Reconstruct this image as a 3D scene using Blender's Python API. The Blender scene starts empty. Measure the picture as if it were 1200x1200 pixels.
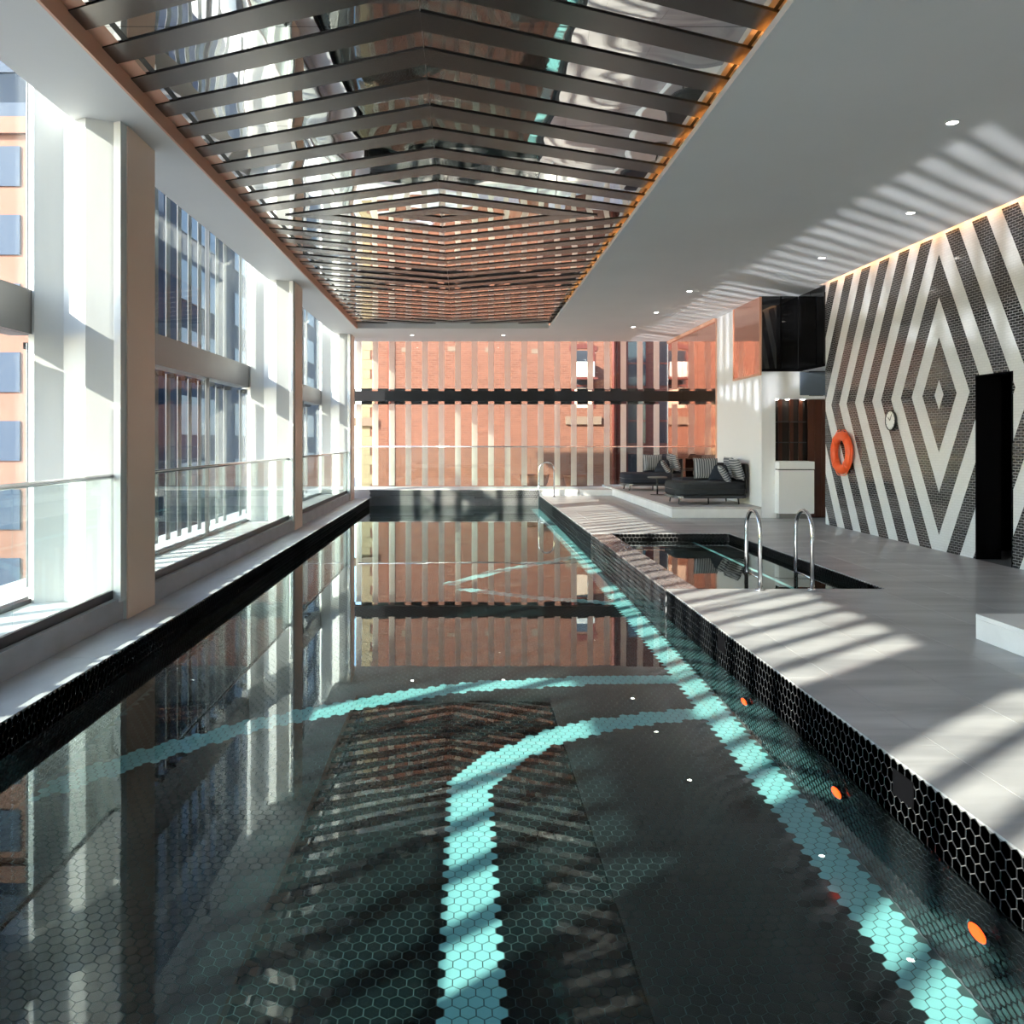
import bpy, math, random
from mathutils import Vector, Matrix
random.seed(7)
C = bpy.context.scene.collection
S = bpy.context.scene
PI = math.pi

# ------------------------------------------------------------------ camera
# 1200 px frame, focal 1000 px, vanishing point at pixel (545, 516); deck at z = 0, eye at 1.5 m
F, VX, VY, EYE = 1000.0, 545.0, 516.0, 1.5
cam = bpy.data.cameras.new('camera'); camo = bpy.data.objects.new('camera', cam); C.objects.link(camo)
cam.sensor_width = 36; cam.lens = 36 * F / 1200
cam.shift_x = (600 - VX) / 1200; cam.shift_y = -(600 - VY) / 1200
camo.location = (0, 0, EYE); camo.rotation_euler = (PI / 2, 0, 0)
cam.clip_start = .05; cam.clip_end = 600
S.camera = camo

# ------------------------------------------------------------------ light
SUN = Vector((1.0, .82, -.635)).normalized()          # the way the sunlight travels
world = bpy.data.worlds.new('sky'); S.world = world; world.use_nodes = True
wn = world.node_tree.nodes; wl = world.node_tree.links
sky = wn.new('ShaderNodeTexSky'); sky.sky_type = 'NISHITA'; sky.sun_disc = False
sky.sun_elevation = math.asin(-SUN.z); sky.sun_rotation = math.atan2(-SUN.x, -SUN.y)
sky.air_density = 1.0; sky.dust_density = .6; sky.ozone_density = 1.2
bg = wn['Background']; wl.new(sky.outputs[0], bg.inputs[0]); bg.inputs[1].default_value = .42
sl = bpy.data.lights.new('sun', 'SUN'); so = bpy.data.objects.new('sun', sl); C.objects.link(so)
sl.energy = 6.8; sl.angle = math.radians(.7); sl.color = (1, .90, .755)
so.rotation_euler = (-SUN).to_track_quat('Z', 'Y').to_euler(); so.location = (-30, -25, 25)
try: sl.cycles.is_caustics_light = True
except Exception: pass
# added lamps standing in for sunlight mirrored by the pool, one per glazed bay
# (a collimated lamp; its bars imitate the gaps between the screen fins, its ripple the water)
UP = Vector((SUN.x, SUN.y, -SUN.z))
def bounce_lamp(y0, y1):
    L = bpy.data.lights.new('added_bounce_lamp', 'AREA'); o = bpy.data.objects.new('added_bounce_lamp', L); C.objects.link(o)
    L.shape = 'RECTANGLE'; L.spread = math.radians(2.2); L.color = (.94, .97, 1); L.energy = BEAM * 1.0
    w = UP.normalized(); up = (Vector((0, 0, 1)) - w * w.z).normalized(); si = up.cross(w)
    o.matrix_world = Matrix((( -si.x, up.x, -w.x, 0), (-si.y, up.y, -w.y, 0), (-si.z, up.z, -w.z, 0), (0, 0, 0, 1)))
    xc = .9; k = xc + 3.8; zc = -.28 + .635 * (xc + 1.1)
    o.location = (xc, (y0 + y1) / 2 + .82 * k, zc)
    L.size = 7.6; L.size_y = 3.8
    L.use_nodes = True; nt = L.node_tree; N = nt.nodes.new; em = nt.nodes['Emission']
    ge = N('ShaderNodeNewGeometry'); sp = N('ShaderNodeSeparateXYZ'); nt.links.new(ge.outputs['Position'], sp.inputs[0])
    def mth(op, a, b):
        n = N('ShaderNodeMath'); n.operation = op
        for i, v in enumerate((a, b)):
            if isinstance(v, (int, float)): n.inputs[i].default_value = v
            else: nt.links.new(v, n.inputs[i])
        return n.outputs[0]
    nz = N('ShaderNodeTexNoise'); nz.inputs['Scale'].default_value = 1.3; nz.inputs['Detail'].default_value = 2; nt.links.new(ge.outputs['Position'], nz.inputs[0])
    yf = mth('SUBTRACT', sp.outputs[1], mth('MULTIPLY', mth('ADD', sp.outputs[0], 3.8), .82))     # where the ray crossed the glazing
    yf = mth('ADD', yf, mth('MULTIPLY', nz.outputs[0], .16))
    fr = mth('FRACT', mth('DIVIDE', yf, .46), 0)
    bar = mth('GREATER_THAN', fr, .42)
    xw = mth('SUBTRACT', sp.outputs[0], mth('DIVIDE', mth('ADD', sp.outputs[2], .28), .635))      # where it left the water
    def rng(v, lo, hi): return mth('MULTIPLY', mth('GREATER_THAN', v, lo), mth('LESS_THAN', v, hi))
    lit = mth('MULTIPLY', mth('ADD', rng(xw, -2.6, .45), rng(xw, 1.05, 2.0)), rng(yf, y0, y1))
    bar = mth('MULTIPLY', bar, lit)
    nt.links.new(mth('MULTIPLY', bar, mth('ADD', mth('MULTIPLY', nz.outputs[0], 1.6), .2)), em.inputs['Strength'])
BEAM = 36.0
for a_, b_ in ((.5, 7.3), (7.9, 14.75), (15.3, 22.1)): bounce_lamp(a_, b_)
S.view_settings.view_transform = 'Standard'; S.view_settings.look = 'None'
S.view_settings.gamma = 1; S.view_settings.use_curve_mapping = False
S.view_settings.exposure = 1.35
cy = S.cycles
cy.use_denoising = True; cy.max_bounces = 14; cy.diffuse_bounces = 6; cy.glossy_bounces = 6
cy.transmission_bounces = 8; cy.transparent_max_bounces = 24
cy.caustics_reflective = True; cy.caustics_refractive = True; cy.blur_glossy = .5
cy.sample_clamp_indirect = 8

# ------------------------------------------------------------------ helpers
def lin(c):
    return tuple(((v / 255) / 12.92 if v / 255 <= .04045 else ((v / 255 + .055) / 1.055) ** 2.4) for v in c) + (1,)

def link(o, parent=None):
    C.objects.link(o)
    if parent is not None: o.parent = parent
    return o

def tag(o, label=None, cat=None, group=None, kind=None):
    if label: o['label'] = label
    if cat: o['category'] = cat
    if group: o['group'] = group
    if kind: o['kind'] = kind
    return o

def empty(name, loc=(0, 0, 0), rz=0):
    o = bpy.data.objects.new(name, None); o.empty_display_size = .1
    o.location = loc; o.rotation_euler = (0, 0, rz)
    return link(o)

class MB:
    def __init__(s): s.v = []; s.f = []
    def add(s, vs, fs):
        n = len(s.v); s.v += [tuple(p) for p in vs]; s.f += [tuple(i + n for i in f) for f in fs]; return s
    def box(s, x0, x1, y0, y1, z0, z1):
        return s.add([(x0, y0, z0), (x1, y0, z0), (x1, y1, z0), (x0, y1, z0), (x0, y0, z1), (x1, y0, z1), (x1, y1, z1), (x0, y1, z1)],
                     [(0, 3, 2, 1), (4, 5, 6, 7), (0, 1, 5, 4), (1, 2, 6, 5), (2, 3, 7, 6), (3, 0, 4, 7)])
    def prism(s, poly, z0, z1):                       # plan outline, counter-clockwise
        n = len(poly)
        return s.add([(x, y, z0) for x, y in poly] + [(x, y, z1) for x, y in poly],
                     [tuple(range(n))[::-1], tuple(range(n, 2 * n))] + [(i, (i + 1) % n, n + (i + 1) % n, n + i) for i in range(n)])
    def tube(s, pts, r, n=10, closed=False):
        pts = [Vector(p) for p in pts]; m = len(pts); rings = []
        nrm = None
        for i, p in enumerate(pts):
            a = pts[(i - 1) % m] if (i > 0 or closed) else p
            b = pts[(i + 1) % m] if (i < m - 1 or closed) else p
            t = (b - a).normalized()
            if nrm is None:
                nrm = t.orthogonal().normalized()
            nrm = (nrm - t * nrm.dot(t)).normalized(); bi = t.cross(nrm)
            rr = r[i] if isinstance(r, (list, tuple)) else r
            rings.append([p + (nrm * math.cos(2 * PI * k / n) + bi * math.sin(2 * PI * k / n)) * rr for k in range(n)])
        fs = []
        for i in range(m if closed else m - 1):
            j = (i + 1) % m
            for k in range(n):
                fs.append((i * n + k, i * n + (k + 1) % n, j * n + (k + 1) % n, j * n + k))
        if not closed: fs += [tuple(range(n))[::-1], tuple((m - 1) * n + k for k in range(n))]
        return s.add([q for rg in rings for q in rg], fs)
    def lathe(s, prof, n=24, c=(0, 0, 0), axis='z'):
        vs = []
        for r, h in prof:
            for k in range(n):
                a = 2 * PI * k / n; x, y = r * math.cos(a), r * math.sin(a)
                p = (x, y, h) if axis == 'z' else ((h, x, y) if axis == 'x' else (y, h, x))
                vs.append((p[0] + c[0], p[1] + c[1], p[2] + c[2]))
        fs = []
        for i in range(len(prof) - 1):
            for k in range(n): fs.append((i * n + k, i * n + (k + 1) % n, (i + 1) * n + (k + 1) % n, (i + 1) * n + k))
        fs += [tuple(range(n))[::-1], tuple((len(prof) - 1) * n + k for k in range(n))]
        return s.add(vs, fs)
    def pillow(s, sx, sy, sz, M=None, n=10):           # soft square cushion, flat in xy
        vs = []; fs = []
        for side in (1, -1):
            b = len(vs)
            for i in range(n + 1):
                for j in range(n + 1):
                    u = -1 + 2 * i / n; w = -1 + 2 * j / n
                    h = (max(0, 1 - u ** 4) * max(0, 1 - w ** 4)) ** .5
                    k = 1 - .05 * (1 - u * u) * 0
                    p = Vector((u * sx / 2 * (1 - .05 * (1 - w * w)), w * sy / 2 * (1 - .05 * (1 - u * u)), side * h * sz / 2))
                    vs.append(M @ p if M else p)
            for i in range(n):
                for j in range(n):
                    q = (b + i * (n + 1) + j, b + (i + 1) * (n + 1) + j, b + (i + 1) * (n + 1) + j + 1, b + i * (n + 1) + j + 1)
                    fs.append(q if side == 1 else q[::-1])
        return s.add(vs, fs)
    def mesh(s, name, mat, smooth=False):
        me = bpy.data.meshes.new(name); me.from_pydata(s.v, [], s.f); me.update()
        if mat: me.materials.append(mat)
        if smooth: me.polygons.foreach_set('use_smooth', [True] * len(me.polygons))
        return me
    def build(s, name, mat, parent=None, smooth=False, bevel=0):
        o = link(bpy.data.objects.new(name, s.mesh(name, mat, smooth)), parent)
        if bevel:
            b = o.modifiers.new('bevel', 'BEVEL'); b.width = bevel; b.segments = 2; b.limit_method = 'ANGLE'; b.angle_limit = .7
        return o

def auto_smooth(o, ang=40):
    me = o.data; me.polygons.foreach_set('use_smooth', [True] * len(me.polygons))
    try: me.set_sharp_from_angle(angle=math.radians(ang))
    except Exception: pass
    return o

def B(x0, x1, y0, y1, z0, z1): return MB().box(x0, x1, y0, y1, z0, z1)
def copy_to(o, parent, loc=None):
    c = o.copy(); link(c, parent)
    if loc is not None: c.location = loc
    return c

# ------------------------------------------------------------------ materials
def mat(name, col=(.5, .5, .5), rough=.5, metal=0, spec=.5, noise=None, bump=None, emit=None, coat=0):
    m = bpy.data.materials.new(name); m.use_nodes = True
    nt = m.node_tree; p = nt.nodes['Principled BSDF']
    col = tuple(col[:3]) + (1,)
    p.inputs['Base Color'].default_value = col; p.inputs['Roughness'].default_value = rough
    p.inputs['Metallic'].default_value = metal; p.inputs['Specular IOR Level'].default_value = spec
    if coat: p.inputs['Coat Weight'].default_value = coat; p.inputs['Coat Roughness'].default_value = .05
    tc = nt.nodes.new('ShaderNodeTexCoord')
    if noise:                                          # (scale, amount, stretch)
        sc, amt, st = noise
        mp = nt.nodes.new('ShaderNodeMapping'); mp.inputs['Scale'].default_value = st
        nz = nt.nodes.new('ShaderNodeTexNoise'); nz.inputs['Scale'].default_value = sc; nz.inputs['Detail'].default_value = 6
        rp = nt.nodes.new('ShaderNodeValToRGB'); rp.color_ramp.elements[0].position = .3; rp.color_ramp.elements[1].position = .7
        rp.color_ramp.elements[0].color = tuple(v * (1 - amt) for v in col[:3]) + (1,)
        rp.color_ramp.elements[1].color = tuple(min(1, v * (1 + amt)) for v in col[:3]) + (1,)
        nt.links.new(tc.outputs['Object'], mp.inputs[0]); nt.links.new(mp.outputs[0], nz.inputs[0])
        nt.links.new(nz.outputs[0], rp.inputs[0]); nt.links.new(rp.outputs[0], p.inputs['Base Color'])
    if bump:                                           # (scale, strength, distance)
        nz = nt.nodes.new('ShaderNodeTexNoise'); nz.inputs['Scale'].default_value = bump[0]; nz.inputs['Detail'].default_value = bump[3] if len(bump) > 3 else 3
        bp = nt.nodes.new('ShaderNodeBump'); bp.inputs['Strength'].default_value = bump[1]; bp.inputs['Distance'].default_value = bump[2]
        nt.links.new(tc.outputs['Object'], nz.inputs[0]); nt.links.new(nz.outputs[0], bp.inputs['Height']); nt.links.new(bp.outputs[0], p.inputs['Normal'])
    if emit:
        p.inputs['Emission Color'].default_value = tuple(emit[0][:3]) + (1,); p.inputs['Emission Strength'].default_value = emit[1]
    return m

def glass(name, tint=(1, 1, 1), base=.04, rough=0.0, top=1.0):
    """flat architectural glass: clear, with the reflection rising towards grazing view (Schlick)"""
    m = bpy.data.materials.new(name); m.use_nodes = True; nt = m.node_tree; nt.nodes.clear(); N = nt.nodes.new
    out = N('ShaderNodeOutputMaterial'); mix = N('ShaderNodeMixShader'); tr = N('ShaderNodeBsdfTransparent'); gl = N('ShaderNodeBsdfGlossy')
    tr.inputs[0].default_value = tuple(tint) + (1,); gl.inputs['Roughness'].default_value = rough
    lw = N('ShaderNodeLayerWeight'); lw.inputs[0].default_value = .5
    pw = N('ShaderNodeMath'); pw.operation = 'POWER'; pw.inputs[1].default_value = 5
    ma = N('ShaderNodeMath'); ma.operation = 'MULTIPLY_ADD'; ma.inputs[1].default_value = top - base; ma.inputs[2].default_value = base
    nt.links.new(lw.outputs['Facing'], pw.inputs[0]); nt.links.new(pw.outputs[0], ma.inputs[0])
    nt.links.new(ma.outputs[0], mix.inputs[0]); nt.links.new(tr.outputs[0], mix.inputs[1]); nt.links.new(gl.outputs[0], mix.inputs[2])
    nt.links.new(mix.outputs[0], out.inputs[0]); return m

def frit(name, col, clear):
    """screen-printed glass fin: part clear, part pale translucent print"""
    m = bpy.data.materials.new(name); m.use_nodes = True; nt = m.node_tree; nt.nodes.clear(); N = nt.nodes.new
    out = N('ShaderNodeOutputMaterial'); mx = N('ShaderNodeMixShader'); mx2 = N('ShaderNodeMixShader')
    tr = N('ShaderNodeBsdfTransparent'); tl = N('ShaderNodeBsdfTranslucent'); df = N('ShaderNodeBsdfDiffuse')
    tl.inputs[0].default_value = col; df.inputs[0].default_value = col
    mx2.inputs[0].default_value = .12; nt.links.new(tl.outputs[0], mx2.inputs[1]); nt.links.new(df.outputs[0], mx2.inputs[2])
    mx.inputs[0].default_value = clear; nt.links.new(mx2.outputs[0], mx.inputs[1]); nt.links.new(tr.outputs[0], mx.inputs[2])
    nt.links.new(mx.outputs[0], out.inputs[0]); return m

def brick(name, c1, c2, mortar, w, h, ms, axes, rough=.8, bias=0, bumpd=.004):
    """brick pattern laid in the plane of the two given object axes"""
    m = bpy.data.materials.new(name); m.use_nodes = True; nt = m.node_tree; N = nt.nodes.new; p = nt.nodes['Principled BSDF']
    tc = N('ShaderNodeTexCoord'); sp = N('ShaderNodeSeparateXYZ'); cb = N('ShaderNodeCombineXYZ'); bt = N('ShaderNodeTexBrick')
    nt.links.new(tc.outputs['Object'], sp.inputs[0])
    nt.links.new(sp.outputs['XYZ'.index(axes[0])], cb.inputs[0]); nt.links.new(sp.outputs['XYZ'.index(axes[1])], cb.inputs[1])
    nt.links.new(cb.outputs[0], bt.inputs[0])
    bt.inputs['Color1'].default_value = c1; bt.inputs['Color2'].default_value = c2; bt.inputs['Mortar'].default_value = mortar
    bt.inputs['Scale'].default_value = 1; bt.inputs['Mortar Size'].default_value = ms; bt.inputs['Brick Width'].default_value = w; bt.inputs['Row Height'].default_value = h
    bt.inputs['Bias'].default_value = bias; bt.inputs['Mortar Smooth'].default_value = .2
    p.inputs['Roughness'].default_value = rough
    nt.links.new(bt.outputs[0], p.inputs['Base Color'])
    bp = N('ShaderNodeBump'); bp.invert = True; bp.inputs['Distance'].default_value = bumpd; bp.inputs['Strength'].default_value = .5
    nt.links.new(bt.outputs['Fac'], bp.inputs['Height']); nt.links.new(bp.outputs[0], p.inputs['Normal'])
    return m

def wavy_metal(name, col, rough, scale, strength):
    return mat(name, col, rough, 1.0, bump=(scale, strength, .05))

M = dict(
    ceiling=mat('ceiling_paint', (.70, .70, .705), .6, noise=(.7, .03, (1, 1, 1))),
    white=mat('white_stone', (.66, .68, .68), .45, noise=(3, .04, (1, 1, .3))),
    wpaint=mat('white_paint', (.80, .81, .83), .5),
    plinth=mat('plinth_stone', (.78, .78, .78), .4, noise=(4, .05, (1, 1, 1))),
    kerb=mat('kerb_stone', (.42, .42, .45), .5, noise=(6, .12, (1, .4, 1))),
    coping=mat('coping_stone', (.50, .50, .53), .45, noise=(6, .10, (1, .4, 1))),
    balcony=mat('balcony_paving', (.74, .73, .70), .6, noise=(5, .06, (1, 1, 1))),
    capstone=mat('cap_stone', (.20, .18, .18), .25, noise=(30, .5, (1, 1, 1))),
    copper=mat('copper_trim', (.72, .38, .26), .4),
    tan=mat('warm_lit_column', (.90, .68, .55), .4),  # white column face with the warm copper light put into its colour
    bronze=mat('bronze_slat', (.17, .148, .135), .26, .85),
    slat_edge=mat('slat_edge', (.008, .007, .006), .5),  # near black: the shade on the slat sides is put into the colour
    mirror=mat('rippled_mirror', (.90, .87, .84), .015, 1.0, bump=(.95, .30, .05, 1.0)),
    cmirror=wavy_metal('copper_mirror', (.80, .47, .36), .05, 1.4, .06),
    steel=mat('polished_steel', (.80, .80, .82), .16, 1.0),
    dsteel=mat('dark_steel', (.10, .10, .11), .35, .8),
    black=mat('black_matt', (.005, .005, .006), .8, spec=0),
    blackglass=mat('black_glass', (.006, .006, .007), .03, spec=.6),
    spandrel=mat('spandrel_grey', (.23, .22, .215), .4, .3),
    transom=mat('transom_black', (.012, .013, .016), .3),
    fin=frit('printed_glass_fin', (1, .96, .88, 1), .18),
    glass=glass('window_glass', (.93, .97, .97), .03, 0, .35),
    bglass=glass('balustrade_glass', (.92, .97, .96), .05),
    tile_dark=mat('pool_tile_dark', (.006, .012, .014), .12, spec=.6),
    tile_light=mat('pool_tile_light', (.26, .60, .62), .2),
    tile_wall=mat('pool_wall_tile', (.02, .022, .026), .14, spec=.6),
    grout=mat('pool_grout', (.045, .085, .085), .7),
    grout_light=mat('wall_grout', (.20, .20, .22), .7),
    grout_sunlit=mat('sunlit_wall_grout', (.8, .8, .8), .7),  # wall grout lightened: sunlight on the far plunge wall put into the colour
    void=mat('void_dark', (.02, .015, .012), .8),
    lens=mat('lamp_lens', (1, 1, 1), .4, emit=((1, .95, .85), 14)),
    ledwarm=mat('led_warm', (1, .7, .4), .4, emit=((1, .46, .16), 4.5)),
    slatled=mat('led_amber', (1, .6, .2), .4, emit=((1, .38, .07), 26)),
    redlamp=mat('pool_lamp_red', (1, .2, .05), .3, emit=((1, .04, .003), 2.6)),
    orange=mat('ring_orange', lin((236, 92, 40)), .45, noise=(9, .08, (1, 1, 1))),
    rope=mat('rope_white', (.8, .78, .72), .8),
    clockface=mat('clock_face', (.82, .82, .80), .4),
    blackplastic=mat('black_plastic', (.012, .012, .012), .35),
    fabric=mat('charcoal_fabric', (.022, .026, .03), .85, noise=(60, .3, (1, 1, 1)), bump=(120, .2, .003)),
    fabric_b=mat('navy_fabric', (.012, .016, .028), .85, noise=(60, .3, (1, 1, 1))),
    pillow_brown=mat('brown_fabric', (.09, .062, .05), .9, noise=(40, .25, (1, 1, 1))),
    table_grey=mat('table_grey', (.22, .21, .2), .5),
    quoin=mat('cream_quoin', (.27, .20, .115), .8, noise=(3, .08, (1, 1, 1))),
    sill=mat('stone_sill', (.19, .13, .09), .8),
    pipe=mat('red_pipe', lin((96, 40, 30)), .6),
    acwhite=mat('ac_white', (.55, .54, .5), .4),
    acgrey=mat('ac_grille', (.45, .45, .43), .5),
    towerglass=mat('tower_glass', (.05, .07, .11), .5, spec=.15),
    winglass=mat('far_window_glass', (.04, .045, .055), .08),
    blind=mat('far_blind', lin((196, 170, 150)), .8),
    bowl=mat('planter_brown', lin((150, 92, 70)), .6, noise=(5, .12, (1, 1, 1))),
    towerbrown=mat('tower_brown', (.22, .10, .07), .8, noise=(.6, .2, (1, 1, 1))),
    towergrey=mat('tower_grey', lin((120, 124, 140)), .6, noise=(.4, .2, (1, 1, 1))),
    street=mat('street_grey', (.16, .16, .17), .9),
    finl=mat('bronze_grey_fin', (.085, .09, .105), .5),
    tower_dark=mat('tower_blue', (.030, .040, .060), .9, spec=.05, noise=(.3, .4, (1, 1, .4))),
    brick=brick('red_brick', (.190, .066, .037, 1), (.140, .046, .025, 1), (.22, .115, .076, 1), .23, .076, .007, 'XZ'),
    brick_shaded=brick('shaded_red_brick', (.16, .05, .035, 1), (.10, .032, .024, 1), (.15, .08, .06, 1), .23, .076, .007, 'XZ'),  # red brick darkened: shade of the set-back wing put into the colour
    mosaic=brick('black_mosaic_brick', (.010, .010, .012, 1), (.018, .018, .020, 1), (.30, .30, .31, 1), .10, .034, .0034, 'YZ', .10, bumpd=.002),
    walltile=brick('white_wall_tile', (.66, .67, .68, 1), (.69, .70, .71, 1), (.58, .59, .60, 1), .10, .034, .0025, 'YZ', .16, bumpd=.001),
    stripe=None,
)
def stone_floor():
    m = bpy.data.materials.new('deck_stone'); m.use_nodes = True; nt = m.node_tree; N = nt.nodes.new; p = nt.nodes['Principled BSDF']
    ge = N('ShaderNodeNewGeometry'); mp = N('ShaderNodeMapping'); mp.inputs['Scale'].default_value = (.55, 2.6, 1); mp.inputs['Rotation'].default_value = (0, 0, .12)
    nz = N('ShaderNodeTexNoise'); nz.inputs['Scale'].default_value = 1.3; nz.inputs['Detail'].default_value = 8; nz.inputs['Distortion'].default_value = .7
    oi = N('ShaderNodeObjectInfo'); rp = N('ShaderNodeValToRGB')
    e = rp.color_ramp.elements; e[0].position = .3; e[0].color = (.25, .255, .272, 1); e[1].position = .72; e[1].color = (.465, .468, .478, 1)
    hs = N('ShaderNodeHueSaturation'); mr = N('ShaderNodeMapRange'); mr.inputs['To Min'].default_value = .94; mr.inputs['To Max'].default_value = 1.06
    nt.links.new(ge.outputs['Position'], mp.inputs[0]); nt.links.new(mp.outputs[0], nz.inputs[0]); nt.links.new(nz.outputs[0], rp.inputs[0])
    nt.links.new(oi.outputs['Random'], mr.inputs[0]); nt.links.new(mr.outputs[0], hs.inputs['Value']); nt.links.new(rp.outputs[0], hs.inputs['Color'])
    nt.links.new(hs.outputs[0], p.inputs['Base Color']); p.inputs['Roughness'].default_value = .33
    return m
M['deck'] = stone_floor()
M['joint'] = mat('deck_joint', (.14, .14, .145), .8)
def stripe_mat():
    m = bpy.data.materials.new('striped_fabric'); m.use_nodes = True; nt = m.node_tree; N = nt.nodes.new; p = nt.nodes['Principled BSDF']
    tc = N('ShaderNodeTexCoord'); wv = N('ShaderNodeTexWave'); wv.inputs['Scale'].default_value = 6.5; rp = N('ShaderNodeValToRGB')
    rp.color_ramp.interpolation = 'CONSTANT'; rp.color_ramp.elements[0].color = (.07, .08, .095, 1); rp.color_ramp.elements[1].position = .45; rp.color_ramp.elements[1].color = (.34, .35, .37, 1)
    nt.links.new(tc.outputs['Object'], wv.inputs[0]); nt.links.new(wv.outputs[0], rp.inputs[0]); nt.links.new(rp.outputs[0], p.inputs['Base Color'])
    p.inputs['Roughness'].default_value = .9; return m
M['stripe'] = stripe_mat()
def water_mat():
    m = bpy.data.materials.new('pool_water'); m.use_nodes = True; nt = m.node_tree; nt.nodes.clear(); N = nt.nodes.new
    out = N('ShaderNodeOutputMaterial'); g = N('ShaderNodeBsdfGlass'); g.inputs['IOR'].default_value = 1.33; g.inputs['Roughness'].default_value = 0
    g.inputs['Color'].default_value = (.90, .985, .985, 1)
    ge = N('ShaderNodeNewGeometry'); nz = N('ShaderNodeTexNoise'); nz.inputs['Scale'].default_value = 1.6; nz.inputs['Detail'].default_value = 1.5
    bp = N('ShaderNodeBump'); bp.inputs['Strength'].default_value = .045; bp.inputs['Distance'].default_value = .02
    nt.links.new(ge.outputs['Position'], nz.inputs[0]); nt.links.new(nz.outputs[0], bp.inputs['Height']); nt.links.new(bp.outputs[0], g.inputs['Normal'])
    nt.links.new(g.outputs[0], out.inputs[0]); return m
M['water'] = water_mat()

# ------------------------------------------------------------------ main measures
CEIL = 4.28; XO0, XO1, YO1 = -2.69, 2.08, 21.2         # ceiling and its opening
XL, XR = -2.60, 2.03                                   # lap pool, left and right edge
ZW, ZF, ZC = -.28, -1.20, -.08                         # water, pool floor, left coping
YP0, YP1 = .8, 23.2                                    # pool ends
YB = 24.0                                              # back glazing
XF = -3.80                                             # left glazing
XWR = 6.45                                             # feature wall
Y0 = -6.0                                              # rear end of the hall
COLS = [(-7.26, -6.6), (.14, .80), (7.54, 8.20), (14.98, 15.64), (22.36, 23.0)]
XCOL = -2.98
def struct(o): o['kind'] = 'structure'; return o

# ------------------------------------------------------------------ ceiling, roof
m = MB()
m.box(-3.40, XO0, Y0, YB, CEIL, CEIL + .35)
m.box(XO1, XWR - .10, Y0, YB, CEIL, CEIL + .06).box(XO1 + .30, XWR - .10, Y0, YB, CEIL + .06, CEIL + .35)
m.box(XWR - .10, 6.75, Y0, YB, CEIL + .12, CEIL + .35).box(XWR - .10, 6.75, 15.285, YB, CEIL, CEIL + .12)
m.box(XO0, XO1, YO1, YB, CEIL, CEIL + .35); m.box(XO0, XO1, Y0, 2.2, CEIL, CEIL + .35)
ceil = struct(m.build('ceiling', M['ceiling']))
struct(B(-4.0, 9.5, Y0 - .2, YB + .2, 4.95, 5.2).build('roof', M['wpaint']))

# slatted canopy: mirror sheets above nested lozenges of bronze slats
SLZ, SLH, SLW, PITCH = 4.396, .010, .27, .54
canopy = tag(empty('slatted_ceiling', (0, 0, 4.37)), 'nested lozenge of dark bronze slats under rippled mirror in the ceiling opening', 'ceiling panel')
def part(mb, name, mt, parent, off=None, **k):          # geometry given in world space, stored relative to the parent
    p = Vector(parent.location) if off is None else Vector(off)
    mb.v = [tuple(Vector(q) - p) for q in mb.v]
    return mb.build(name, mt, parent, **k)
ny = 10
ys = [2.2 + (YO1 - 2.2) * i / ny for i in range(ny + 1)]
for i in range(ny):
    for (a, b) in ((XO0 + .02, -.305), (-.305, XO1 + .25)):
        part(B(a + .003, b - .003, ys[i] + .003, ys[i + 1] - .003, 4.4085, 4.43), 'mirror_panel', M['mirror'], canopy)
XM, YM, SLOPE = -.305, 11.0, .45
def clip(poly, a, b, c):                                # keep a*x + b*y <= c
    out = []
    for i, p in enumerate(poly):
        q = poly[(i + 1) % len(poly)]; dp = a * p[0] + b * p[1] - c; dq = a * q[0] + b * q[1] - c
        if dp <= 0: out.append(p)
        if (dp < 0 < dq) or (dq < 0 < dp):
            t = dp / (dp - dq); out.append((p[0] + (q[0] - p[0]) * t, p[1] + (q[1] - p[1]) * t))
    return out
def ccw(poly):
    return poly if sum(poly[i][0] * poly[(i + 1) % len(poly)][1] - poly[(i + 1) % len(poly)][0] * poly[i][1] for i in range(len(poly))) > 0 else poly[::-1]
for near in (1, -1):
    for k in range(0, 22):
        r = .10 + k * PITCH                             # tip distance of this lozenge from its centre
        for side in (-1, 1):
            xe = XO0 + .012 if side < 0 else XO1 + .22
            sl = SLOPE * side                           # dy per dx away from the tip, towards the centre line
            # outer edge: |dy| = r + SLW - SLOPE*|dx| ; inner: |dy| = r - SLOPE*|dx|
            L = abs(xe - XM)
            pts = [(0, r), (0, r + SLW), (L, r + SLW - SLOPE * L), (L, r - SLOPE * L)]
            pts = clip(pts, 0, -1, -.004)               # the two halves meet on the centre line
            if len(pts) < 3: continue
            poly = [(XM + side * (x + .0003), YM - near * y) for x, y in pts]
            poly = clip(poly, 0, 1, YO1 - .03); poly = clip(poly, 0, -1, -2.25) if poly else poly
            if len(poly) < 3: continue
            poly = ccw(poly)
            cx = sum(p[0] for p in poly) / len(poly); cyy = sum(p[1] for p in poly) / len(poly)
            me = MB().prism([(x - cx, y - cyy) for x, y in poly], 0, SLH).mesh('slat', M['bronze'])
            me.materials.append(M['slat_edge'])
            for pg in me.polygons:
                if abs(pg.normal.z) < .5: pg.material_index = 1
            o = link(bpy.data.objects.new('slat', me), canopy); o.location = (cx, cyy, SLZ - canopy.location.z)
part(B(XO0 - .01, XO0 + .012, 2.2, YO1, CEIL - .012, 4.45), 'copper_edge', M['copper'], canopy)
part(B(XO0 + .013, XO0 + .16, 2.2, YO1, 4.4075, 4.4084), 'copper_reveal', M['copper'], canopy)
part(B(XO0 + .20, XO0 + .25, 2.2, YO1, 4.4073, 4.4084), 'support_rail', M['slat_edge'], canopy)
part(B(XO1 + .0, XO1 + .03, 2.2, YO1, 4.4073, 4.4084), 'support_rail', M['slat_edge'], canopy)
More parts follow.
